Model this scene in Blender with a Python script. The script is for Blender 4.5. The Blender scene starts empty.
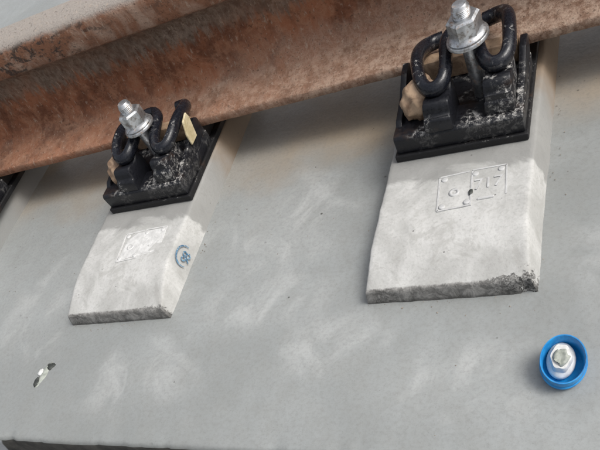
import bpy, bmesh, math, random
from mathutils import Vector, Matrix, noise

# ------------------------------------------------------------------ camera, sky, sun, exposure
scene = bpy.context.scene
C = scene.collection
R = math.radians
cam_d = bpy.data.cameras.new('camera')
cam = bpy.data.objects.new('camera', cam_d); C.objects.link(cam)
right = Vector((0.89224329, 0.22812232, -0.3896949))
down = Vector((0.01092543, -0.87365995, -0.48641436))
fwd = Vector((-0.4514228, 0.42974236, -0.78200956))
m = Matrix((right, -down, -fwd)).transposed().to_4x4()
m.translation = Vector((0.1982, -0.5301, 0.6520))
cam.matrix_world = m
cam_d.sensor_width = 36.0
cam_d.lens = 37.19
cam_d.shift_x = -0.0083            # the photograph is a crop: its optical centre lies low in the frame
cam_d.shift_y = 0.3083
cam_d.clip_start = 0.02; cam_d.clip_end = 200
scene.camera = cam

SUN_EL, SUN_AZ = R(52), R(88)       # azimuth from +Y towards +X
w = bpy.data.worlds.new('World'); scene.world = w; w.use_nodes = True
nt = w.node_tree; nt.nodes.clear()
sky = nt.nodes.new('ShaderNodeTexSky'); sky.sky_type = 'NISHITA'; sky.sun_disc = False
sky.sun_elevation = SUN_EL; sky.sun_rotation = SUN_AZ
sky.air_density = 1.0; sky.dust_density = 6.0; sky.ozone_density = 1.0
hs = nt.nodes.new('ShaderNodeHueSaturation'); hs.inputs['Saturation'].default_value = 0.3
bg = nt.nodes.new('ShaderNodeBackground'); bg.inputs['Strength'].default_value = 0.14
wo = nt.nodes.new('ShaderNodeOutputWorld')
nt.links.new(sky.outputs[0], hs.inputs['Color']); nt.links.new(hs.outputs[0], bg.inputs['Color'])
nt.links.new(bg.outputs[0], wo.inputs['Surface'])
sd = bpy.data.lights.new('sun', 'SUN'); sd.energy = 1.1; sd.angle = R(24); sd.color = (1.0, 0.97, 0.92)
sun = bpy.data.objects.new('sun', sd); C.objects.link(sun)
sdir = Vector((math.sin(SUN_AZ)*math.cos(SUN_EL), math.cos(SUN_AZ)*math.cos(SUN_EL), math.sin(SUN_EL)))
sun.rotation_euler = sdir.to_track_quat('Z', 'Y').to_euler(); sun.location = (2, 1, 3)
vs = scene.view_settings
vs.view_transform = 'Standard'; vs.look = 'None'; vs.gamma = 1.0; vs.use_curve_mapping = False
vs.exposure = 0.32

# ------------------------------------------------------------------ node material helper
class NM:
    def __init__(s, name, rough=0.6, metal=0.0, spec=0.5):
        s.m = bpy.data.materials.new(name); s.m.use_nodes = True
        s.t = s.m.node_tree; s.n = s.t.nodes
        s.b = s.n['Principled BSDF']
        s.b.inputs['Roughness'].default_value = rough; s.b.inputs['Metallic'].default_value = metal
        s.b.inputs['Specular IOR Level'].default_value = spec
        s.co = s.n.new('ShaderNodeTexCoord').outputs['Object']
    def link(s, a, b): s.t.links.new(a, b)
    def map(s, scale=(1,1,1), loc=(0,0,0), rot=(0,0,0)):
        n = s.n.new('ShaderNodeMapping'); s.link(s.co, n.inputs[0])
        n.inputs['Scale'].default_value = scale; n.inputs['Location'].default_value = loc
        n.inputs['Rotation'].default_value = rot; return n.outputs[0]
    def noise(s, scale, detail=4, rough=0.55, dist=0.0, vec=None):
        n = s.n.new('ShaderNodeTexNoise'); n.inputs['Scale'].default_value = scale
        n.inputs['Detail'].default_value = detail; n.inputs['Roughness'].default_value = rough
        n.inputs['Distortion'].default_value = dist; s.link(vec or s.co, n.inputs['Vector']); return n.outputs['Fac']
    def ramp(s, f, lo, hi, a=0.0, b=1.0):
        n = s.n.new('ShaderNodeMapRange'); n.interpolation_type = 'SMOOTHSTEP'
        n.inputs['From Min'].default_value = lo; n.inputs['From Max'].default_value = hi
        n.inputs['To Min'].default_value = a; n.inputs['To Max'].default_value = b
        s.link(f, n.inputs['Value']); return n.outputs[0]
    def mix(s, f, a, b, mode='MIX'):
        n = s.n.new('ShaderNodeMix'); n.data_type = 'RGBA'; n.blend_type = mode
        for k, v in ((0, f), (6, a), (7, b)):
            if isinstance(v, (int, float)): n.inputs[k].default_value = v
            elif isinstance(v, tuple): n.inputs[k].default_value = (*v, 1)
            else: s.link(v, n.inputs[k])
        return n.outputs[2]
    def math(s, op, a, b=0.0):
        n = s.n.new('ShaderNodeMath'); n.operation = op
        for k, v in ((0, a), (1, b)):
            if isinstance(v, (int, float)): n.inputs[k].default_value = v
            else: s.link(v, n.inputs[k])
        return n.outputs[0]
    def axis(s, k, vec=None):
        n = s.n.new('ShaderNodeSeparateXYZ'); s.link(vec or s.co, n.inputs[0]); return n.outputs[k]
    def color(s, c):
        if isinstance(c, tuple): s.b.inputs['Base Color'].default_value = (*c, 1)
        else: s.link(c, s.b.inputs['Base Color'])
        return s
    def rough(s, f): s.link(f, s.b.inputs['Roughness'])
    def metal(s, f): s.link(f, s.b.inputs['Metallic'])
    def bump(s, h, strength=0.3, dist=0.002):
        n = s.n.new('ShaderNodeBump'); n.inputs['Strength'].default_value = strength
        n.inputs['Distance'].default_value = dist; s.link(h, n.inputs['Height'])
        if s.b.inputs['Normal'].is_linked: s.link(s.b.inputs['Normal'].links[0].from_socket, n.inputs['Normal'])
        s.link(n.outputs[0], s.b.inputs['Normal']); return s

# slab: cast concrete with pale laitance smears, rust wash by the rail, pits
def slab_material():
    k = NM('slab_concrete', 0.55)
    big = k.noise(2.3, 3, 0.5, 0.6)
    sm = k.noise(11, 6, 0.62, 0.9, k.map((1.0, 0.8, 1), rot=(0, 0, R(-24))))
    fine = k.noise(160, 4, 0.7); grain = k.noise(520, 3, 0.7)
    c = k.mix(k.ramp(big, 0.35, 0.65), (0.245, 0.258, 0.254), (0.295, 0.310, 0.307))
    c = k.mix(k.ramp(k.noise(24, 5, 0.65, 0.4), 0.35, 0.7, 0, 0.4), c, (0.235, 0.24, 0.228))
    # pale laitance scuffs where the slab was wiped: between the blocks and along the open strip
    def spot(x, y, rx, ry):
        dx = k.math('DIVIDE', k.math('SUBTRACT', k.axis(0), x), rx); dy = k.math('DIVIDE', k.math('SUBTRACT', k.axis(1), y), ry)
        d = k.math('SQRT', k.math('ADD', k.math('MULTIPLY', dx, dx), k.math('MULTIPLY', dy, dy)))
        return k.ramp(d, 1.0, 0.25)
    area = spot(-0.315, 0.19, 0.17, 0.16)
    for a in ((-0.50, -0.11, 0.16, 0.10), (-0.16, -0.07, 0.12, 0.08), (-0.30, 0.02, 0.14, 0.09), (-0.80, 0.05, 0.13, 0.2), (0.02, -0.13, 0.2, 0.08), (0.24, 0.06, 0.12, 0.2)):
        area = k.math('MAXIMUM', area, k.math('MULTIPLY', spot(*a), 0.7))
    area = k.math('ADD', area, 0.10)
    scuff = k.math('MULTIPLY', k.ramp(sm, 0.44, 0.66), area)
    c = k.mix(k.math('MULTIPLY', scuff, 0.68), c, (0.46, 0.468, 0.462))
    c = k.mix(k.math('MULTIPLY', area, 0.22), c, (0.42, 0.43, 0.42))
    y = k.axis(1)
    yy = k.math('ADD', y, k.math('MULTIPLY', k.math('SUBTRACT', k.noise(6, 5, 0.6), 0.5), 0.20))
    rust = k.math('MULTIPLY', k.ramp(yy, 0.27, 0.40), k.ramp(yy, 1.0, 0.72))
    c = k.mix(k.math('MULTIPLY', rust, k.ramp(k.noise(3.4, 3, 0.5, 0.4, k.map(loc=(1, 4, 0))), 0.35, 0.65, 0.3, 0.8)), c, (0.33, 0.25, 0.165))
    c = k.mix(k.ramp(fine, 0.40, 0.75, 0, 0.32), c, (0.16, 0.16, 0.15))
    c = k.mix(k.ramp(grain, 0.58, 0.72, 0, 0.35), c, (0.12, 0.12, 0.115))
    v = k.n.new('ShaderNodeTexVoronoi'); v.inputs['Scale'].default_value = 30; k.link(k.co, v.inputs['Vector'])
    pit = k.math('MULTIPLY', k.ramp(v.outputs['Distance'], 0.085, 0.045), k.ramp(k.noise(9, 3), 0.55, 0.61))
    c = k.mix(k.math('MULTIPLY', pit, 0.85), c, (0.05, 0.047, 0.042))
    k.color(c)
    k.rough(k.ramp(k.math('ADD', k.math('MULTIPLY', sm, 0.6), k.math('MULTIPLY', fine, 0.4)), 0.3, 0.7, 0.27, 0.50))
    k.bump(k.noise(22, 5, 0.6), 0.25, 0.004); k.bump(fine, 0.22, 0.0015); k.bump(pit, -0.6, 0.002)
    return k.m

def block_material(name='block_concrete', dirt=0.0, corner=1.0):
    k = NM(name, 0.75)
    a = k.noise(12, 5, 0.6, 0.5); fine = k.noise(220, 4, 0.7)
    c = k.mix(k.ramp(a, 0.35, 0.68), (0.37, 0.37, 0.355), (0.52, 0.52, 0.505))
    c = k.mix(k.ramp(fine, 0.45, 0.75, 0, 0.45), c, (0.27, 0.265, 0.25))
    c = k.mix(k.math('MULTIPLY', k.ramp(k.noise(20, 5, 0.65, 1.2), 0.54, 0.66), 0.4), c, (0.30, 0.295, 0.275))
    # pad's shadow painted into the colour, with some damp: ragged band before the baseplate
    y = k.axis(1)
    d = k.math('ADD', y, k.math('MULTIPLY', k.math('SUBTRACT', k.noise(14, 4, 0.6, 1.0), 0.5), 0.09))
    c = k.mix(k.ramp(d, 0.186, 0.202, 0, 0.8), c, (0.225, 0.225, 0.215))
    yr = k.math('ADD', y, k.math('MULTIPLY', k.math('SUBTRACT', k.noise(16, 4, 0.6), 0.5), 0.1))
    c = k.mix(k.ramp(yr, 0.30, 0.40, 0, 0.8), c, (0.23, 0.155, 0.09))
    v = k.n.new('ShaderNodeTexVoronoi'); v.inputs['Scale'].default_value = 75; k.link(k.co, v.inputs['Vector'])
    pit = k.math('MULTIPLY', k.ramp(v.outputs['Distance'], 0.13, 0.06), k.ramp(k.noise(28, 2), 0.56, 0.62))
    c = k.mix(k.math('MULTIPLY', pit, 0.75), c, (0.08, 0.075, 0.07))
    if dirt: c = k.mix(dirt, c, (0.20, 0.205, 0.20))
    # rough broken end with exposed dark aggregate, ragged towards the right-hand corner
    n1 = k.noise(60, 6, 0.75, 0.6); n2 = k.noise(260, 4, 0.7); n3 = k.noise(11, 3, 0.6, 0.3)
    e = k.mix(k.ramp(n1, 0.36, 0.66), (0.125, 0.122, 0.115), (0.30, 0.295, 0.28))
    e = k.mix(k.math('MULTIPLY', k.ramp(n2, 0.44, 0.58), k.math('MAXIMUM', k.ramp(n3, 0.46, 0.62, 0, 0.8), k.ramp(k.axis(0), 0.02, 0.09, 0, corner))), e, (0.035, 0.035, 0.033))
    cor = k.ramp(k.axis(0), 0.035, 0.105, 0.0, corner)
    rag = k.math('MULTIPLY', k.math('SUBTRACT', k.noise(130, 5, 0.7, 0.4), 0.5), k.math('ADD', k.math('MULTIPLY', cor, 0.10), 0.007))
    lim = k.math('SUBTRACT', k.math('ADD', y, rag), k.math('MULTIPLY', cor, 0.004))
    msk = k.ramp(lim, 0.0090, 0.0055)
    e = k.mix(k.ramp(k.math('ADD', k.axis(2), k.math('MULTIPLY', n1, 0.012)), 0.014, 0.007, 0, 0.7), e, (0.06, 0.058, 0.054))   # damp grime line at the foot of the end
    c = k.mix(msk, c, e)
    k.color(c); k.bump(k.noise(55, 5, 0.65), 0.35, 0.003); k.bump(fine, 0.2, 0.001); k.bump(pit, -0.6, 0.002)
    k.bump(k.math('MULTIPLY', msk, n1), 0.8, 0.004)
    return k.m

def bitumen_material():
    k = NM('bitumen_coated_face', 0.8)
    n = k.noise(40, 5, 0.65)
    
    c = k.mix(k.ramp(n, 0.35, 0.7), (0.035, 0.035, 0.033), (0.075, 0.072, 0.065))
    # the coating stops at a slanting joint; bare pale concrete beyond it
    j = k.math('SUBTRACT', k.axis(0), k.math('MULTIPLY', k.axis(2), 0.6))
    k.color(k.mix(k.ramp(j, -0.747, -0.752), c, (0.40, 0.42, 0.44))); k.bump(n, 0.5, 0.004); return k.m

def ground_material():
    k = NM('lower_ground', 0.85); n = k.noise(30, 6, 0.7)
    k.color(k.mix(n, (0.07, 0.068, 0.062), (0.17, 0.165, 0.155))); k.bump(n, 0.6, 0.01); return k.m

def rail_material():              # rust bands: local z runs up the rail
    k = NM('rusted_steel', 0.8, 0.0, 0.35)
    z = k.axis(2); y = k.axis(1)
    streak = k.noise(85, 5, 0.7, 0.15, k.map((1.0, 0.2, 0.13)))
    med = k.noise(16, 5, 0.6, 0.6); fine = k.noise(150, 5, 0.75); big = k.noise(3.2, 3, 0.5, 0.4)
    grain = k.noise(420, 3, 0.7)
    rust = k.mix(k.ramp(med, 0.36, 0.64), (0.15, 0.056, 0.028), (0.32, 0.125, 0.062))
    rust = k.mix(k.ramp(k.noise(45, 6, 0.75, 0.5), 0.45, 0.62, 0, 0.6), rust, (0.38, 0.19, 0.11))
    zz = k.math('ADD', z, k.math('MULTIPLY', k.math('SUBTRACT', streak, 0.5), 0.095))
    # chalky pinkish bloom on the lower web, in patches
    pink = k.mix(k.ramp(fine, 0.38, 0.62), (0.27, 0.165, 0.115), (0.47, 0.34, 0.26))
    zl = k.math('ADD', zz, k.math('MULTIPLY', k.math('SUBTRACT', big, 0.5), 0.20))
    along = k.ramp(k.math('ADD', k.axis(0), k.math('MULTIPLY', k.math('SUBTRACT', k.noise(5, 4, 0.6), 0.5), 0.9)), -0.45, 0.35)
    c = k.mix(k.math('MULTIPLY', k.ramp(zl, 0.085, 0.035), k.math('ADD', k.math('MULTIPLY', along, 0.65), 0.10)), rust, pink)
    grey = k.mix(k.ramp(k.noise(110, 5, 0.75, 0.2, k.map((1, 1, 0.6))), 0.36, 0.66), (0.135, 0.096, 0.07), (0.27, 0.215, 0.17))
    m1 = k.math('MULTIPLY', k.ramp(zz, 0.100, 0.120), k.ramp(zz, 0.180, 0.160))
    c = k.mix(k.math('MULTIPLY', m1, k.ramp(k.noise(9, 4, 0.6), 0.3, 0.6, 0.55, 0.9)), c, grey)
    # foot: dusty pink-brown, darker and browner in places
    foot = k.mix(k.ramp(k.noise(55, 6, 0.75), 0.38, 0.62), (0.20, 0.115, 0.075), (0.46, 0.34, 0.26))
    zf = k.math('ADD', z, k.math('MULTIPLY', k.math('SUBTRACT', med, 0.5), 0.03))
    c = k.mix(k.math('MULTIPLY', k.ramp(zf, 0.044, 0.028), k.math('ADD', k.math('MULTIPLY', along, 0.7), 0.18)), c, foot)
    # head: paler scale with black speckle, duller running surface
    head = k.mix(k.ramp(med, 0.44, 0.64), (0.25, 0.115, 0.065), (0.40, 0.27, 0.20))
    hs_ = k.math('MULTIPLY', k.ramp(k.noise(70, 6, 0.8, 0.4, k.map((0.6, 1, 1))), 0.50, 0.57), k.ramp(k.noise(6, 2, 0.5), 0.38, 0.54))
    head = k.mix(k.math('MULTIPLY', hs_, 0.85), head, (0.035, 0.03, 0.027))
    c = k.mix(k.ramp(z, 0.160, 0.170), c, head)
    top = k.mix(fine, (0.26, 0.225, 0.195), (0.42, 0.385, 0.35))
    c = k.mix(k.ramp(k.math('ADD', z, k.math('MULTIPLY', k.math('SUBTRACT', med, 0.5), 0.012)), 0.206, 0.217), c, top)
    sp = k.math('MULTIPLY', k.ramp(fine, 0.56, 0.66), 0.6)
    c = k.mix(sp, c, (0.055, 0.03, 0.02))
    pl = k.math('MULTIPLY', k.ramp(k.noise(130, 5, 0.75, 0.2, k.map((1, 1, 0.4), loc=(4, 2, 1))), 0.57, 0.66), 0.55)
    c = k.mix(pl, c, (0.46, 0.36, 0.28))
    k.color(c); k.rough(k.ramp(fine, 0.3, 0.7, 0.62, 0.95))
    k.bump(k.noise(70, 6, 0.75), 0.8, 0.005); k.bump(fine, 0.7, 0.0028); k.bump(grain, 0.3, 0.0008)
    return k.m

def black_material(name, chip=0.5, base=(0.007, 0.0075, 0.010), rough=0.32, side=0.14, cover=0.0):
    k = NM(name, rough, 0.0, 0.4)
    n = k.noise(120, 6, 0.8, 0.4); f = k.noise(260, 5, 0.7); b = k.noise(13, 3, 0.55, 0.3)
    nz = k.n.new('ShaderNodeNewGeometry')
    up = k.ramp(k.axis(2, nz.outputs['Normal']), 0.3, 0.95)
    dust = k.math('MULTIPLY', k.ramp(n, 0.57 - chip*0.14, 0.72 - chip*0.12), k.ramp(b, 0.47-cover, 0.56-cover))
    dust = k.math('MULTIPLY', dust, k.math('ADD', k.math('MULTIPLY', up, 0.96-side), side))
    c = k.mix(k.ramp(f, 0.4, 0.8), base, tuple(v*1.8 for v in base))
    c = k.mix(k.math('MULTIPLY', k.ramp(f, 0.62, 0.74), 0.35), c, (0.06, 0.06, 0.07))
    c = k.mix(k.math('MULTIPLY', k.ramp(k.noise(22, 4, 0.6, 0.5, k.map(loc=(2, 5, 1))), 0.55, 0.68), 0.4), c, (0.055, 0.032, 0.02))
    c = k.mix(dust, c, (0.50, 0.485, 0.46))
    k.color(c); k.rough(k.math('ADD', k.ramp(f, 0.3, 0.7, rough-0.06, rough+0.18), k.math('MULTIPLY', dust, 0.4)))
    k.bump(k.noise(60, 5, 0.6), 0.3, 0.002); k.bump(f, 0.25, 0.001)
    return k.m

def zinc_material(name='galvanised_steel', rust=0.5):
    k = NM(name, 0.38, 0.8, 0.5)
    n = k.noise(120, 5, 0.7); b = k.noise(38, 4, 0.65, 0.4)
    c = k.mix(k.ramp(b, 0.35, 0.65), (0.36, 0.37, 0.38), (0.66, 0.675, 0.69))
    c = k.mix(k.ramp(n, 0.50, 0.66, 0, 0.75), c, (0.19, 0.16, 0.13))
    ru = k.math('MULTIPLY', k.ramp(k.noise(70, 5, 0.7, 0.3, k.map(loc=(1, 2, 3))), 0.62-rust*0.2, 0.70-rust*0.12), 0.75)
    c = k.mix(ru, c, (0.22, 0.13, 0.075))
    k.color(c); k.rough(k.math('ADD', k.ramp(n, 0.3, 0.7, 0.26, 0.5), k.math('MULTIPLY', ru, 0.35))); k.metal(k.math('SUBTRACT', 0.85, k.math('MULTIPLY', ru, 0.8)))
    k.bump(n, 0.3, 0.001); return k.m

def tan_material(name='tan_nylon', a=(0.19, 0.12, 0.075), b=(0.42, 0.295, 0.195)):
    k = NM(name, 0.6)
    n = k.noise(60, 5, 0.65, 0.6); f = k.noise(210, 4, 0.7)
    c = k.mix(k.ramp(n, 0.35, 0.65), a, b)
    c = k.mix(k.ramp(f, 0.58, 0.74, 0, 0.6), c, (0.13, 0.085, 0.055))
    k.color(c); k.bump(n, 0.35, 0.002); return k.m

def ink_material():
    k = NM('worn_blue_ink', 0.75); n = k.noise(330, 5, 0.75); b = k.noise(90, 3, 0.6)
    c = k.mix(k.ramp(b, 0.35, 0.65), (0.025, 0.10, 0.19), (0.10, 0.22, 0.33))
    k.color(k.mix(k.ramp(n, 0.50, 0.60, 0, 0.85), c, (0.45, 0.47, 0.47))); return k.m

def plain(name, a, b, rough=0.5, scale=80, spec=0.5):
    k = NM(name, rough, 0, spec); n = k.noise(scale, 5, 0.65)
    k.color(k.mix(k.ramp(n, 0.3, 0.7), a, b)); k.bump(n, 0.2, 0.001); return k.m

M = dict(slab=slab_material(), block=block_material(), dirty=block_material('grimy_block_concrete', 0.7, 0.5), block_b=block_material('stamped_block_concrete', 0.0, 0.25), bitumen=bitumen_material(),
         ground=ground_material(), rail=rail_material(), black=black_material('black_painted_iron', 0.75),
         chipped=black_material('chipped_black_paint', 0.6, side=0.6, cover=0.0), pad=black_material('black_rubber', 0.15, (0.007, 0.007, 0.008), 0.5), clip=black_material('black_spring_steel', 0.22, (0.008, 0.009, 0.013), 0.19, side=0.3),
         zinc=zinc_material(rust=0.12), bolt=zinc_material('dull_bolt_steel', 0.55), tan=tan_material(), cream=tan_material('cream_nylon', (0.46, 0.38, 0.22), (0.62, 0.54, 0.36)),
         blue=plain('blue_plastic', (0.006, 0.17, 0.45), (0.018, 0.27, 0.60), 0.33, 110),
         white=plain('white_plastic', (0.50, 0.50, 0.49), (0.74, 0.74, 0.73), 0.5, 70),
         grime=plain('grey_green_grout', (0.22, 0.24, 0.21), (0.40, 0.42, 0.38), 0.8, 120),
         plaster=plain('white_plaster', (0.50, 0.51, 0.50), (0.70, 0.71, 0.70), 0.85, 90),
         pit=plain('dark_broken_stone', (0.015, 0.018, 0.016), (0.06, 0.065, 0.06), 0.7, 150),
         ink=ink_material(),
         pale=plain('pale_plaster', (0.47, 0.47, 0.46), (0.66, 0.66, 0.65), 0.8, 70),
         relief=plain('cast_relief_concrete', (0.40, 0.402, 0.398), (0.53, 0.533, 0.53), 0.75, 60))


# ------------------------------------------------------------------ mesh helpers
def obj(name, bm, mats, parent=None, smooth=False):
    me = bpy.data.meshes.new(name)
    bmesh.ops.recalc_face_normals(bm, faces=bm.faces[:]); bm.to_mesh(me); bm.free()
    for mt in (mats if isinstance(mats, (list, tuple)) else [mats]): me.materials.append(mt)
    if smooth: me.polygons.foreach_set('use_smooth', [True]*len(me.polygons))
    o = bpy.data.objects.new(name, me); C.objects.link(o)
    if parent: o.parent = parent
    return o
def sharp(o, deg=35):
    o.data.set_sharp_from_angle(angle=R(deg)); return o
def tag(o, label, cat, group=None):
    o['label'] = label; o['category'] = cat
    if group: o['group'] = group
    return o
def empty(name, loc):
    o = bpy.data.objects.new(name, None); C.objects.link(o); o.location = loc; o.empty_display_size = 0.05; return o
def fbm(p, s, seed=0.0, oct=4):
    return noise.fractal(Vector(p)*s + Vector((seed, seed*1.7, -seed)), 1.0, 2.0, oct)

def box(bm, x0, x1, y0, y1, z0, z1, bev=0.003, seg=2, taper=0.0):
    """bevelled box; taper pulls the top in"""
    r = bmesh.ops.create_cube(bm, size=1.0); vs_ = r['verts']
    for v in vs_:
        t = taper if v.co.z > 0 else 0.0
        v.co = Vector(((x0+x1)/2 + v.co.x*(x1-x0-2*t), (y0+y1)/2 + v.co.y*(y1-y0-2*t), z0 if v.co.z < 0 else z1))
    ed = list({e for v in vs_ for e in v.link_edges})
    if bev: bmesh.ops.bevel(bm, geom=ed, offset=bev, segments=seg, profile=0.5, affect='EDGES', clamp_overlap=True)

def prism(bm, pts, axis, a0, a1, bev=0.003, seg=2):
    """extrude an outline (list of 2-D points) along axis 'x' from a0 to a1"""
    def P(p, a): return Vector((a, p[0], p[1])) if axis == 'x' else Vector((p[0], a, p[1])) if axis == 'y' else Vector((p[0], p[1], a))
    A = [bm.verts.new(P(p, a0)) for p in pts]; B = [bm.verts.new(P(p, a1)) for p in pts]
    n = len(pts); fs = [bm.faces.new(A), bm.faces.new(B[::-1])]
    for i in range(n): fs.append(bm.faces.new((A[i], A[(i+1) % n], B[(i+1) % n], B[i])))
    bmesh.ops.recalc_face_normals(bm, faces=fs)
    if bev: bmesh.ops.bevel(bm, geom=list({e for f in fs for e in f.edges}), offset=bev, segments=seg, profile=0.5, affect='EDGES', clamp_overlap=True)

def lathe(bm, prof, n=32, mtx=None):
    rings = []
    for r, z in prof:
        if r < 1e-6: rings.append([bm.verts.new((0, 0, z))])
        else: rings.append([bm.verts.new((r*math.cos(2*math.pi*i/n), r*math.sin(2*math.pi*i/n), z)) for i in range(n)])
    for a, b in zip(rings, rings[1:]):
        for i in range(n):
            j = (i+1) % n
            if len(a) == 1: bm.faces.new((a[0], b[i], b[j]))
            elif len(b) == 1: bm.faces.new((a[i], a[j], b[0]))
            else: bm.faces.new((a[i], a[j], b[j], b[i]))
    if mtx is not None: bmesh.ops.transform(bm, matrix=mtx, verts=bm.verts[:])

def catmull(pts, per=8):
    P_ = [Vector(p) for p in pts]; P_ = [2*P_[0]-P_[1]] + P_ + [2*P_[-1]-P_[-2]]; out = []
    for i in range(1, len(P_)-2):
        for k in range(per):
            t = k/per; a, b, c, d = P_[i-1:i+3]
            out.append(0.5*((2*b) + (c-a)*t + (2*a-5*b+4*c-d)*t*t + (3*b-a-3*c+d)*t**3))
    out.append(P_[-2]); return out

def tube(bm, pts, rad, n=12, flat=1.0):
    """sweep a round (or flattened) section along pts, ends domed"""
    up0 = Vector((0, 0, 1)); rings = []
    for i, p in enumerate(pts):
        t = (pts[min(i+1, len(pts)-1)] - pts[max(i-1, 0)]).normalized()
        s = t.cross(up0)
        s = s.normalized() if s.length > 1e-4 else Vector((1, 0, 0))
        u = s.cross(t).normalized()
        r = rad(i/(len(pts)-1)) if callable(rad) else rad
        rings.append([bm.verts.new(p + s*(r*math.cos(2*math.pi*k/n)) + u*(r*flat*math.sin(2*math.pi*k/n))) for k in range(n)])
    for a, b in zip(rings, rings[1:]):
        for k in range(n): bm.faces.new((a[k], a[(k+1) % n], b[(k+1) % n], b[k]))
    bm.faces.new(rings[0][::-1]); bm.faces.new(rings[-1])

def text_bm(body, size, depth=0.0004, space=1.0):
    cu = bpy.data.curves.new('lettering', 'FONT'); cu.body = body; cu.size = size; cu.extrude = depth
    cu.align_x = 'CENTER'; cu.align_y = 'CENTER'; cu.space_character = space; cu.resolution_u = 3
    o = bpy.data.objects.new('lettering', cu); C.objects.link(o)
    dg = bpy.context.evaluated_depsgraph_get(); me = bpy.data.meshes.new_from_object(o.evaluated_get(dg))
    bm = bmesh.new(); bm.from_mesh(me)
    bpy.data.objects.remove(o); bpy.data.curves.remove(cu); bpy.data.meshes.remove(me); return bm

# ------------------------------------------------------------------ the setting
Y_EDGE = -0.2355
def build_slab():
    bm = bmesh.new()
    xs = [-4.2 + 0.03*i for i in range(int(5.9/0.03))]
    rows = []
    ys = [(-0.003, -0.28), (-0.003, -0.14), (-0.002, -0.05), (-0.0015, -0.014), (0.0, -0.007), (0.0022, -0.002), (0.006, 0.0), (0.012, 0.0), (0.022, 0.0)]
    y = 0.04
    while y < 4.2:
        ys.append((y, 0.0)); y += 0.022 if y < 1.0 else 0.08
    # finer along the visible edge
    xs = [x for x in xs if x < -1.2 or x > 0.5] + [-1.2 + 0.008*i for i in range(int(1.7/0.008)+1)]; xs = sorted(set(xs))
    for (dy, z) in ys:
        row = []
        for x in xs:
            chip = max(0.0, fbm((x, 0.3, 0.1), 34, 3.3)-0.15)*0.006 if dy < 0.013 and z > -0.03 else 0
            zz = z + (0.0016*fbm((x, dy, 0), 4.0, 1.0, 3) + 0.0004*fbm((x, dy, 0), 30, 2.0, 3) if z > -0.03 else 0) - chip*0.6
            row.append(bm.verts.new((x, Y_EDGE + dy + chip + (0.0012*fbm((x, 1, z), 16, 5.0) if z < 0.001 and dy < 0.01 else 0), zz)))
        rows.append(row)
    for j in range(len(rows)-1):
        for i in range(len(xs)-1):
            f = bm.faces.new((rows[j][i], rows[j][i+1], rows[j+1][i+1], rows[j+1][i])); f.material_index = 1 if j < 4 else 0
    o = obj('track_slab', bm, [M['slab'], M['bitumen']], smooth=True); o['kind'] = 'structure'
    o['label'] = 'grey cast concrete track slab with pale smears'
    return o
build_slab()
bm = bmesh.new()
g = bmesh.ops.create_grid(bm, x_segments=40, y_segments=20, size=1.0)
for v in bm.verts: v.co = Vector((-1.2 + v.co.x*4.5, -1.4 + v.co.y*1.9, -0.26 + 0.012*fbm((v.co.x*4, v.co.y*2, 0), 3.0, 7)))
o = obj('ground', bm, M['ground'], smooth=True); o['kind'] = 'structure'

# ------------------------------------------------------------------ sleeper blocks
ZT = 0.042
XL, XR = -0.122, 0.107
def block_mesh(seed, cw):
    bm = bmesh.new()
    st = [(0.000, 0.0), (0.0008, 0.005), (0.0016, 0.010), (0.0024, 0.015), (0.0032, 0.0196), (0.0046, 0.0220), (0.0072, 0.0232), (0.0100, 0.0238), (0.013, 0.0245)]
    y = 0.018
    while y < 0.30:
        t = min(1.0, max(0.0, (y-0.013)/0.085)); st.append((y, 0.0245 + (ZT-0.0245)*(1-(1-t)**1.7))); y += 0.005
    while y < 0.95: st.append((y, ZT)); y += 0.025
    NX = 48; rows = []
    for j, (y, zt) in enumerate(st):
        k = zt/ZT
        il, ir = 0.004*k, 0.014*k
        sec = []
        bz = min(0.004, zt*0.3)
        for f in (0.0, 0.35, 0.7): sec.append((XL + il*f*0.9, (zt-bz)*f))
        sec += [(XL+il*0.95, zt-bz), (XL+il+0.001, zt-bz*0.35), (XL+il+0.0035, zt)]
        a, b = XL+il+0.008, XR-ir-0.008
        for i in range(NX+1): sec.append((a+(b-a)*i/NX, zt))
        sec += [(XR-ir-0.0035, zt), (XR-ir-0.001, zt-bz*0.35), (XR-ir*0.95, zt-bz)]
        for f in (0.7, 0.35, 0.0): sec.append((XR-ir*f*0.95, (zt-bz)*f))
        row = []
        for x, z in sec:
            p = Vector((x, y, z)); n = fbm(p, 38, seed, 5); n2 = fbm(p, 8, seed+3, 3)
            d = 0.0007*n + 0.0008*n2
            edge = 0.45*math.exp(-abs(z-0.021)/0.006)*math.exp(-y/0.010)          # front arris crumbles
            corner = math.exp(-(((x-XR+0.008)/0.016)**2)) * math.exp(-y/0.018)*0.7*cw # right front corner is broken
            q = max(0.0, fbm(p, 60, seed+9, 4)+0.1)
            dz = d*(1 if z > 0.002 else 0) - (0.006*edge*q + 0.010*corner*q)*(1 if z > 0.003 else 0)
            dy = (0.006*edge*q + 0.010*corner*q + 0.0012*n*math.exp(-y/0.012))
            dx = 0.0008*fbm(p, 45, seed+5, 4) + 0.0012*fbm(p, 12, seed+6, 3)
            row.append(bm.verts.new((x+dx, y+dy, max(z+dz, -0.003) if z > 0.001 else -0.004)))
        rows.append(row)
    for j in range(len(rows)-1):
        for i in range(len(rows[0])-1):
            f = bm.faces.new((rows[j][i], rows[j][i+1], rows[j+1][i+1], rows[j+1][i]))
    bm.faces.new(rows[-1])
    return bm

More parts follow.
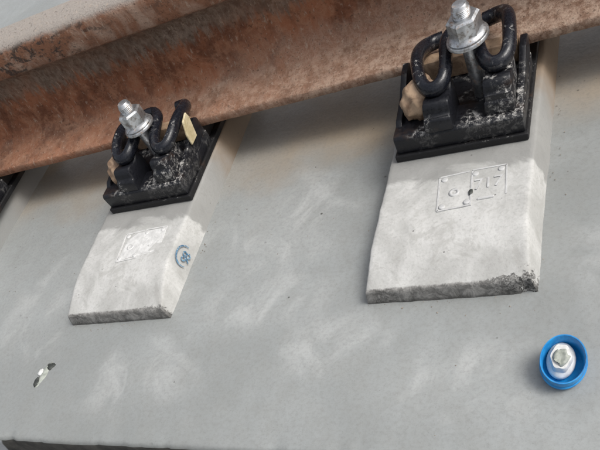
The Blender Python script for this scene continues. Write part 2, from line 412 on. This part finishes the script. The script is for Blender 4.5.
def stamp(parent, loc, rz, plate):
    """cast mould mark: framed double cell, corner studs, a ring and the figures 717"""
    def place(o, dx=0, dy=0, dz=0):
        o.matrix_parent_inverse = Matrix.Identity(4)
        o.matrix_local = Matrix.Translation(loc) @ Matrix.Rotation(rz, 4, 'Z') @ Matrix.Translation((dx, dy, dz)); return o
    mt = M['pale'] if plate else M['relief']
    bm = bmesh.new(); W, H = 0.046, 0.033
    path = [(-W, -H), (-W, H), (W, H), (W, -H)]
    def bar(a, b, wd=0.0012, ht=0.0008):
        a, b = Vector((*a, 0)), Vector((*b, 0)); t = (b-a).normalized(); s = Vector((-t.y, t.x, 0))*wd
        pts = [a-s, b-s, b+s, a+s]
        lo = [bm.verts.new(p+Vector((0, 0, -0.003))) for p in pts]; hi = [bm.verts.new(p+Vector((0, 0, ht))-(p-(a+b)/2)*0.0) for p in pts]
        bm.faces.new(hi)
        for i in range(4): bm.faces.new((lo[i], lo[(i+1) % 4], hi[(i+1) % 4], hi[i]))
    bar((-W, -H), (-W, H)); bar((-W-0.001, H), (-0.004, H+0.001)); bar((0.0, H+0.002), (W, H)); bar((W, H), (W, -H+0.01)); bar((-W, -H), (-0.002, -H+0.001)); bar((0, H), (-0.001, -H))
    place(obj('stamp_frame', bm, mt, parent))
    for x, y in ((-W+0.006, -H+0.007), (-W+0.007, H-0.006), (0.004, H-0.006), (W-0.007, H-0.006), (-0.006, -H+0.008)):
        bm = bmesh.new(); lathe(bm, [(0.0045, -0.003), (0.0045, 0.0008), (0.0032, 0.0012), (0, 0.0013)], 14)
        place(obj('stamp_stud', bm, mt, parent, True), x, y)
    bm = bmesh.new(); lathe(bm, [(0.0035, -0.002), (0.0035, 0.0008), (0.0055, 0.0012), (0.0075, 0.0008), (0.0075, -0.002)], 20)
    place(obj('stamp_ring', bm, mt, parent, True), -0.024, -0.002)
    place(obj('stamp_figures', text_bm('717', 0.028, 0.0008, 0.95), mt, parent), 0.022, 0.004)
    bm = bmesh.new(); box(bm, 0.008, 0.030, -0.0255, -0.0215, -0.003, 0.0012, 0.0008, 1)
    place(obj('stamp_bar', bm, mt, parent))
    if plate:
        bm = bmesh.new()
        pts = [(-0.045, -0.033), (-0.02, -0.028), (0.01, -0.028), (0.043, -0.024), (0.046, 0.030), (0.02, 0.031), (-0.018, 0.029), (-0.036, 0.016)]
        pts = [(x+0.0015*fbm((x, y, 0), 90, 4), y+0.0015*fbm((x, y, 1), 90, 5)) for x, y in pts]
        prism(bm, pts, 'z', -0.003, 0.0006, 0.0003, 1)
        place(obj('plaster_patch', bm, M['pale'], parent))

blocks = []
info = [(0.0, 11.0, 'pale concrete sleeper block with framed cast mark and broken end corner, beside the blue cap'),
        (-0.58, 23.0, 'pale concrete sleeper block with blue ink stamp on its side and white patch on top'),
        (-1.16, 37.0, 'concrete sleeper block at the far end, past the block with the blue stamp')]
for x, seed, lab in info:
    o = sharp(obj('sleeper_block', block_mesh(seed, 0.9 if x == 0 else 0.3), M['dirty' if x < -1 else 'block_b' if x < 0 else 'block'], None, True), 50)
    o.location = (x, 0, 0); tag(o, lab, 'concrete block', 'sleeper blocks set in the slab'); blocks.append(o)
stamp(blocks[0], Vector((0.014, 0.158, ZT)), R(4), False)
stamp(blocks[1], Vector((0.012, 0.140, ZT)), R(4), True)
bm = bmesh.new()     # dark pit in the divider of the framed mark
b = bmesh.ops.create_icosphere(bm, subdivisions=2, radius=0.0035)
for v in bm.verts: v.co = Vector((v.co.x*0.8, v.co.y*1.7, v.co.z*0.5)) * (1+0.3*fbm(v.co, 300, 1))
o = obj('stone_chip', bm, M['pit'], blocks[0], True); o.location = (0.0135, 0.150, ZT+0.0006)
# blue ink stamp on the sloping right flank of the second block
def ink(parent):
    # flank frame: u along +Y, v up the flank, n outward (+X)
    z = 0.021; k = 0.92
    x = XR - 0.014*k*0.95*(z/(ZT-0.004)) + 0.0021
    up = Vector((-0.0123, 0, ZT-0.004)).normalized(); u = Vector((0, 1, 0)); n = u.cross(up).normalized()
    mt = Matrix((u, up, n)).transposed().to_4x4(); mt.translation = Vector((x, 0.118, z))
    bm = text_bm('98', 0.025, 0.0004, 0.85); o = obj('ink_figures', bm, M['ink'], parent); o.matrix_local = mt @ Matrix.Translation((0, -0.004, 0))
    bm = bmesh.new(); pts = []
    N = 26; a0, a1 = R(-5), R(205)
    inner = [(0.0195*math.cos(a0+(a1-a0)*i/N), 0.0155*math.sin(a0+(a1-a0)*i/N)) for i in range(N+1)]
    wd = [0.0012+0.0024*math.sin(math.pi*i/N) for i in range(N+1)]
    outer = [(p[0]*(1+w_/0.018), p[1]*(1+w_/0.018)) for p, w_ in zip(inner, wd)]
    A = [bm.verts.new((*p, 0)) for p in inner]; B = [bm.verts.new((*p, 0)) for p in outer]
    for i in range(N): bm.faces.new((A[i], A[i+1], B[i+1], B[i]))
    r = bmesh.ops.extrude_face_region(bm, geom=bm.faces[:])
    for v in r['geom']:
        if isinstance(v, bmesh.types.BMVert): v.co.z += 0.0004
    o = obj('ink_ring', bm, M['ink'], parent); o.matrix_local = mt
ink(blocks[1])

# ------------------------------------------------------------------ rail
def build_rail():
    half = [(0.0, 0.0015), (0.0, 0.0135), (0.0015, 0.0155), (0.030, 0.0215), (0.058, 0.029), (0.070, 0.035), (0.078, 0.044), (0.0825, 0.056), (0.0845, 0.072),
            (0.0850, 0.100), (0.0842, 0.128), (0.0815, 0.144), (0.075, 0.153), (0.062, 0.160), (0.051, 0.1645), (0.048, 0.168), (0.0468, 0.188), (0.0470, 0.202), (0.0490, 0.2105), (0.0540, 0.2165), (0.064, 0.2200), (0.078, 0.2218), (0.095, 0.2225)]
    prof = half + [(0.19-y, z) for y, z in half[-2::-1]] + [(0.188, 0.0), (0.002, 0.0)]
    # refine the outline
    fine = []
    for a, b in zip(prof, prof[1:]+prof[:1]):
        L = math.hypot(b[0]-a[0], b[1]-a[1]); n = max(1, int(L/0.010))
        for i in range(n): fine.append((a[0]+(b[0]-a[0])*i/n, a[1]+(b[1]-a[1])*i/n))
    bm = bmesh.new(); rings = []
    x = -3.6
    while x < 1.7:
        ring = []
        for y, z in fine:
            n = fbm((x*0.6, y, z), 14, 2.0, 4); n2 = fbm((x, y, z), 70, 6.0, 4)
            d = 0.0009*n + 0.0006*n2
            ring.append(bm.verts.new((x, y + d*(1 if y < 0.095 else -1), z + d*0.7)))
        rings.append(ring); x += 0.008 if -1.4 < x < 0.5 else 0.03
    n = len(fine)
    for a, b in zip(rings, rings[1:]):
        for i in range(n): bm.faces.new((a[i], a[(i+1) % n], b[(i+1) % n], b[i]))
    bm.faces.new(rings[0][::-1]); bm.faces.new(rings[-1])
    o = sharp(obj('rail', bm, M['rail'], None, True), 60)
    o.location = (-0.3, 0.389, 0.0795); o.rotation_euler = (0, 0, R(1.0))
    tag(o, 'rusty brown steel rail running over the row of black fastenings', 'rail')
build_rail()

# ------------------------------------------------------------------ fastenings: origin on the block top at the bolt axis
def hexa(bm, r, z0, z1, ch, rot=0.0):
    n = 6; lo = [bm.verts.new((r*math.cos(rot+i*math.pi/3), r*math.sin(rot+i*math.pi/3), z0)) for i in range(n)]
    hi = [bm.verts.new((r*math.cos(rot+i*math.pi/3), r*math.sin(rot+i*math.pi/3), z1-ch)) for i in range(n)]
    tp = [bm.verts.new((r*0.86*math.cos(rot+i*math.pi/3), r*0.86*math.sin(rot+i*math.pi/3), z1)) for i in range(n)]
    for a, b in ((lo, hi), (hi, tp)):
        for i in range(n): bm.faces.new((a[i], a[(i+1) % n], b[(i+1) % n], b[i]))
    bm.faces.new(tp); bm.faces.new(lo[::-1])

def fastening(loc, label, seed, tab=False, lump=1.0, tilt=(0, 0), nutrot=0.3, bolt=(0.016, 0.0, 0.0), yaw=4, roll=0):
    rnd = random.Random(seed)
    t = empty('rail_fastening', loc); tag(t, label, 'rail fastening', 'rail fastenings along the rail')
    X0, X1 = -0.103, 0.084
    bm = bmesh.new(); box(bm, X0-0.002, X1+0.002, -0.080, 0.22, 0.0, 0.011, 0.002, 2); obj('base_pad', bm, M['pad'], t)
    # iron guide plate with stepped, sloping front
    bm = bmesh.new()
    prism(bm, [(-0.0755, 0.0112), (-0.0775, 0.036), (-0.073, 0.0405), (-0.030, 0.0405), (-0.022, 0.030), (0.040, 0.030), (0.045, 0.0335), (0.068, 0.0335), (0.068, 0.0112)], 'x', X0+0.002, X1-0.002, 0.0022, 2)
    plate = sharp(obj('guide_plate', bm, M['black'], t, True), 40)
    # under the rail foot a plain rail pad
    bm = bmesh.new(); box(bm, X0+0.01, X1-0.01, 0.072, 0.21, 0.0112, 0.0365, 0.002, 1); obj('rail_pad', bm, M['pad'], t)
    # pedestals that carry the bends of the clip
    for s in (-1, 1):
        bm = bmesh.new(); xc = s*0.041 + 0.010; yo = s*0.041*math.tan(R(yaw))
        prism(bm, [(-0.0735, 0.039), (-0.0715, 0.058), (-0.066, 0.060), (-0.064, 0.070), (-0.060, 0.0765), (-0.050, 0.0765), (-0.043, 0.0735), (-0.030, 0.0735), (-0.022, 0.079), (-0.012, 0.079), (-0.008, 0.030)], 'x', xc-0.0205, xc+0.0205, 0.003, 2)
        for v in bm.verts:
            k = (v.co.z-0.039)/0.04; v.co.y += yo
            if k > 0.5: v.co.z += bolt[2]*0.6 + s*0.041*math.tan(R(roll))
            v.co.x = xc + (v.co.x-xc)*(1-0.10*max(0, k)); v.co += Vector((0, 0.0008*fbm(v.co, 60, seed), 0.0012*fbm(v.co, 50, seed+2)))
        sharp(obj('pedestal', bm, M['chipped'], t, True), 40)
    # side cheeks rising to the rail
    for s in (-1, 1):
        bm = bmesh.new(); xa = (X1-0.013) if s > 0 else (X0+0.003)
        prism(bm, [(-0.055, 0.039), (-0.045, 0.046), (0.0, 0.052), (0.035, 0.066), (0.058, 0.068), (0.066, 0.062), (0.067, 0.020), (-0.02, 0.020)], 'x', xa, xa+0.010, 0.002, 2)
        sharp(obj('side_cheek', bm, M['black'], t, True), 40)
    # omega spring clip
    h = [(0.034, 0.092, 0.0725), (0.050, 0.089, 0.0745), (0.062, 0.079, 0.079), (0.0695, 0.060, 0.086), (0.072, 0.036, 0.0915), (0.071, 0.008, 0.0925), (0.068, -0.016, 0.089), (0.060, -0.033, 0.0845), (0.0475, -0.0395, 0.0835),
         (0.035, -0.033, 0.0855), (0.0275, -0.016, 0.0905), (0.0248, 0.004, 0.0945), (0.0235, 0.026, 0.0970), (0.0190, 0.041, 0.0975), (0.0105, 0.0500, 0.0975), (0.0, 0.052, 0.0975)]
    h = [(x*0.9, y, z) for x, y, z in h]
    pts = h + [(-x, y, z) for x, y, z in h[-2::-1]]
    bm = bmesh.new(); tube(bm, catmull(pts, 6), lambda u: 0.0094, 16, 1.15)
    clip = sharp(obj('spring_clip', bm, M['clip'], t, True), 60)
    clip.location = (0.011, 0, bolt[2]*0.7); clip.rotation_euler = (0, R(-roll), R(yaw))
    # bolt, washer, nut
    bt = empty('bolt_assembly', bolt); bt.parent = t; bt.rotation_euler = (R(tilt[0]), R(tilt[1]), 0)
    bm = bmesh.new()
    prof = [(0.0, 0.020), (0.0112, 0.020), (0.0112, 0.108)]
    z = 0.108
    while z < 0.153: prof += [(0.0112, z), (0.0121, z+0.0009), (0.0112, z+0.0018)]; z += 0.0022
    prof += [(0.0108, 0.156), (0.0092, 0.1585), (0.0, 0.159)]
    lathe(bm, prof, 28); sharp(obj('bolt', bm, M['bolt'], bt, True), 40)
    bm = bmesh.new(); lathe(bm, [(0.0125, 0.1085), (0.0275, 0.1085), (0.0285, 0.1095), (0.0285, 0.1130), (0.0275, 0.1142), (0.0125, 0.1142)], 40)
    sharp(obj('washer', bm, M['zinc'], bt, True), 40)
    bm = bmesh.new(); lathe(bm, [(0.0125, 0.1144), (0.0255, 0.1144), (0.0262, 0.116), (0.0245, 0.1185), (0.0205, 0.1205), (0.0125, 0.1205)], 40)
    sharp(obj('nut_flange', bm, M['zinc'], bt, True), 40)
    bm = bmesh.new(); hexa(bm, 0.0225, 0.1195, 0.1425, 0.003, nutrot); obj('nut', bm, M['zinc'], bt)
    # tan gauge insulator between plate and rail foot, one end bulging out on the far left
    bm = bmesh.new(); box(bm, -0.068, 0.068, 0.0465, 0.0705, 0.0345, 0.066, 0.004, 2)
    sharp(obj('gauge_insulator', bm, M['tan'], t, True), 40)
    bm = bmesh.new()
    L = lump
    # stubby rounded nub that leans out past the left cheek on to the plate
    prof = [(0.0, -0.004), (0.0135, -0.004), (0.0175, 0.004), (0.0255, 0.009), (0.0285, 0.024), (0.0275, 0.046), (0.0, 0.048)]
    lathe(bm, [(a*1.1, b) for a, b in prof], 7)
    ax = Vector((-0.80, -0.55, -0.10)).normalized(); q = ax.to_track_quat('-Z', 'Y').to_matrix().to_4x4()
    bmesh.ops.recalc_face_normals(bm, faces=bm.faces[:])
    bmesh.ops.bevel(bm, geom=[e for e in bm.edges if e.is_manifold and e.calc_face_angle(0) > 0.3], offset=0.0028, segments=3, profile=0.5, affect='EDGES', clamp_overlap=True)
    bmesh.ops.subdivide_edges(bm, edges=[e for e in bm.edges if e.calc_length() > 0.007], cuts=2, use_grid_fill=True)
    tm = Matrix.Translation((-0.081, -0.039, 0.0530*L+0.004)) @ q @ Matrix.Rotation(0.4+seed, 4, 'Z')
    for v in bm.verts:
        v.co = tm @ v.co
        v.co += Vector((1, 1, 1))*(0.0022*fbm(v.co, 38, seed+1)+0.0008*fbm(v.co, 160, seed+3)); v.co.z = max(v.co.z, 0.0385)
    sharp(obj('insulator_end', bm, M['tan'], t, True), 30)
    if tab:
        bm = bmesh.new(); prism(bm, [(0.005, 0.050), (0.003, 0.070), (0.012, 0.0915), (0.032, 0.096), (0.036, 0.085), (0.030, 0.050)], 'x', 0.0835, 0.0875, 0.001, 1)
        for v in bm.verts: v.co.x += (v.co.z-0.05)*0.08
        obj('insulator_tab', bm, M['cream'], t)
    return t
fastening((-0.002, 0.315, ZT+0.0006), 'black rail fastening with zinc nut and pale tan lump, above the framed cast mark', 1, False, 1.0, (3, -3), 0.25, (0.020, 0.004, 0.007), 9, 5)
fastening((-0.575, 0.312, ZT+0.0006), 'black rail fastening with a cream tab by the rail, above the blue stamp', 2, True, 0.85, (0, -2), 0.75)
fastening((-1.135, 0.306, ZT+0.0006), 'black rail fastening on the far block, mostly under the rail', 3, False, 0.9, (0, 0), 0.5)

# ------------------------------------------------------------------ blue cap with white plug
cap = empty('anchor_cap', (0.1405, -0.1115, -0.001)); tag(cap, 'bright blue round plastic cap holding a white plug on the slab', 'plastic cap')
cap.rotation_euler = (R(13), R(4), 0); cap.scale = (0.99, 1.20, 1.5)
bm = bmesh.new()
lathe(bm, [(0.0, 0.0005), (0.0225, 0.0005), (0.0235, 0.002), (0.0240, 0.008), (0.0256, 0.0085), (0.0258, 0.0105), (0.0246, 0.0112), (0.0252, 0.0185), (0.0246, 0.0198), (0.0236, 0.0198), (0.0228, 0.0188), (0.0215, 0.006), (0.0200, 0.0045), (0.0, 0.0045)], 56)
sharp(obj('cup', bm, M['blue'], cap, True), 50)
plug = empty('plug', (-0.0025, 0.0035, 0.0)); plug.parent = cap
bm = bmesh.new(); lathe(bm, [(0.0150, 0.0042), (0.0165, 0.0060), (0.0168, 0.0085), (0.0158, 0.0105), (0.0128, 0.0118), (0.0122, 0.0160), (0.0112, 0.0178), (0.0, 0.0180)], 40)
for v in bm.verts:
    a = math.atan2(v.co.y, v.co.x); f = 1 + (0.05*math.cos(6*a+0.4) if v.co.z > 0.0115 else 0.0); v.co = Vector((v.co.x*f*0.95, v.co.y*f*1.10, v.co.z + 0.0008*fbm(v.co, 120, 2)))
sharp(obj('plug_body', bm, M['white'], plug, True), 50)
bm = bmesh.new(); lathe(bm, [(0.0085, 0.0160), (0.0088, 0.0185), (0.0076, 0.0200), (0.0050, 0.0206), (0.003, 0.0196), (0.0, 0.0192)], 28)
for v in bm.verts: v.co += Vector((0, -0.001, 0)) + Vector((1, 1, 0.6))*0.0034*fbm(v.co, 130, 3)
obj('grout_crust', bm, M['grime'], plug, True)

# ------------------------------------------------------------------ chipped spot in the slab
sp = empty('chipped_patch', (-0.716, -0.107, 0.0)); sp.scale = (1.25, 1.25, 1.1); tag(sp, 'small white plaster smear with two dark stone chips on the slab', 'chipped patch')
def blob(name, c, r, mat, seed, sub=3):
    bm = bmesh.new(); bmesh.ops.create_icosphere(bm, subdivisions=sub, radius=1.0)
    for v in bm.verts:
        n = 1+0.55*fbm(v.co, 1.6, seed, 4); v.co = Vector((v.co.x*r[0]*n, v.co.y*r[1]*n, v.co.z*r[2]))
    o = obj(name, bm, mat, sp, True); o.location = c; return o
o = blob('plaster_smear', (-0.001, -0.001, -0.0004), (0.006, 0.020, 0.0022), M['grime'], 4); o.rotation_euler = (0, 0, R(-8))
o = blob('plaster_fleck', (-0.008, 0.004, 0.0006), (0.0042, 0.006, 0.0028), M['plaster'], 6)
o = blob('stone_chip', (-0.007, -0.012, 0.0003), (0.0052, 0.0085, 0.0025), M['pit'], 8)
o = blob('stone_chip', (0.0065, 0.0145, 0.0002), (0.0068, 0.0055, 0.0024), M['pit'], 9)

# loose grit: dust, rust flakes and crumbs of concrete lying about the blocks
rnd = random.Random(5); bm = bmesh.new()
def crumb(x, y, z, r_):
    ic = bmesh.ops.create_icosphere(bm, subdivisions=1, radius=r_)
    sx, sy, a = rnd.uniform(0.7, 1.4), rnd.uniform(0.7, 1.3), rnd.uniform(0, 6.28)
    for v in ic['verts']:
        p = Vector((v.co.x*sx, v.co.y*sy, v.co.z*0.6)) * rnd.uniform(0.75, 1.2)
        v.co = Matrix.Rotation(a, 3, 'Z') @ p + Vector((x, y, z+r_*0.4))
for i in range(260):
    if i < 120:   # swept against the block ends and flanks
        bx_ = rnd.choice((0.0, -0.58)); q = rnd.random()
        x, y = (bx_+rnd.uniform(XL, XR), -abs(rnd.gauss(0, 0.012))-0.001) if q < 0.4 else (bx_+XR+0.002+abs(rnd.gauss(0, 0.010)), rnd.uniform(0, 0.45)) if q < 0.7 else (bx_+XL-0.002-abs(rnd.gauss(0, 0.012)), rnd.uniform(0, 0.45))
    else:
        x, y = rnd.uniform(-1.0, 0.35), 0.42-abs(rnd.gauss(0, 0.22))
        if any(bx_+XL-0.004 < x < bx_+XR+0.004 and y > -0.003 for bx_ in (0, -0.58, -1.16)) or y < -0.22: continue
    crumb(x, y, 0.0, rnd.uniform(0.0004, 0.0011) * (1.6 if rnd.random() < 0.06 else 1))
o = obj('grit', bm, plain('grit_stone', (0.12, 0.09, 0.065), (0.36, 0.33, 0.29), 0.9, 300)); o['kind'] = 'stuff'
o['label'] = 'loose grit and crumbs on the slab around the blocks'; o['category'] = 'grit'
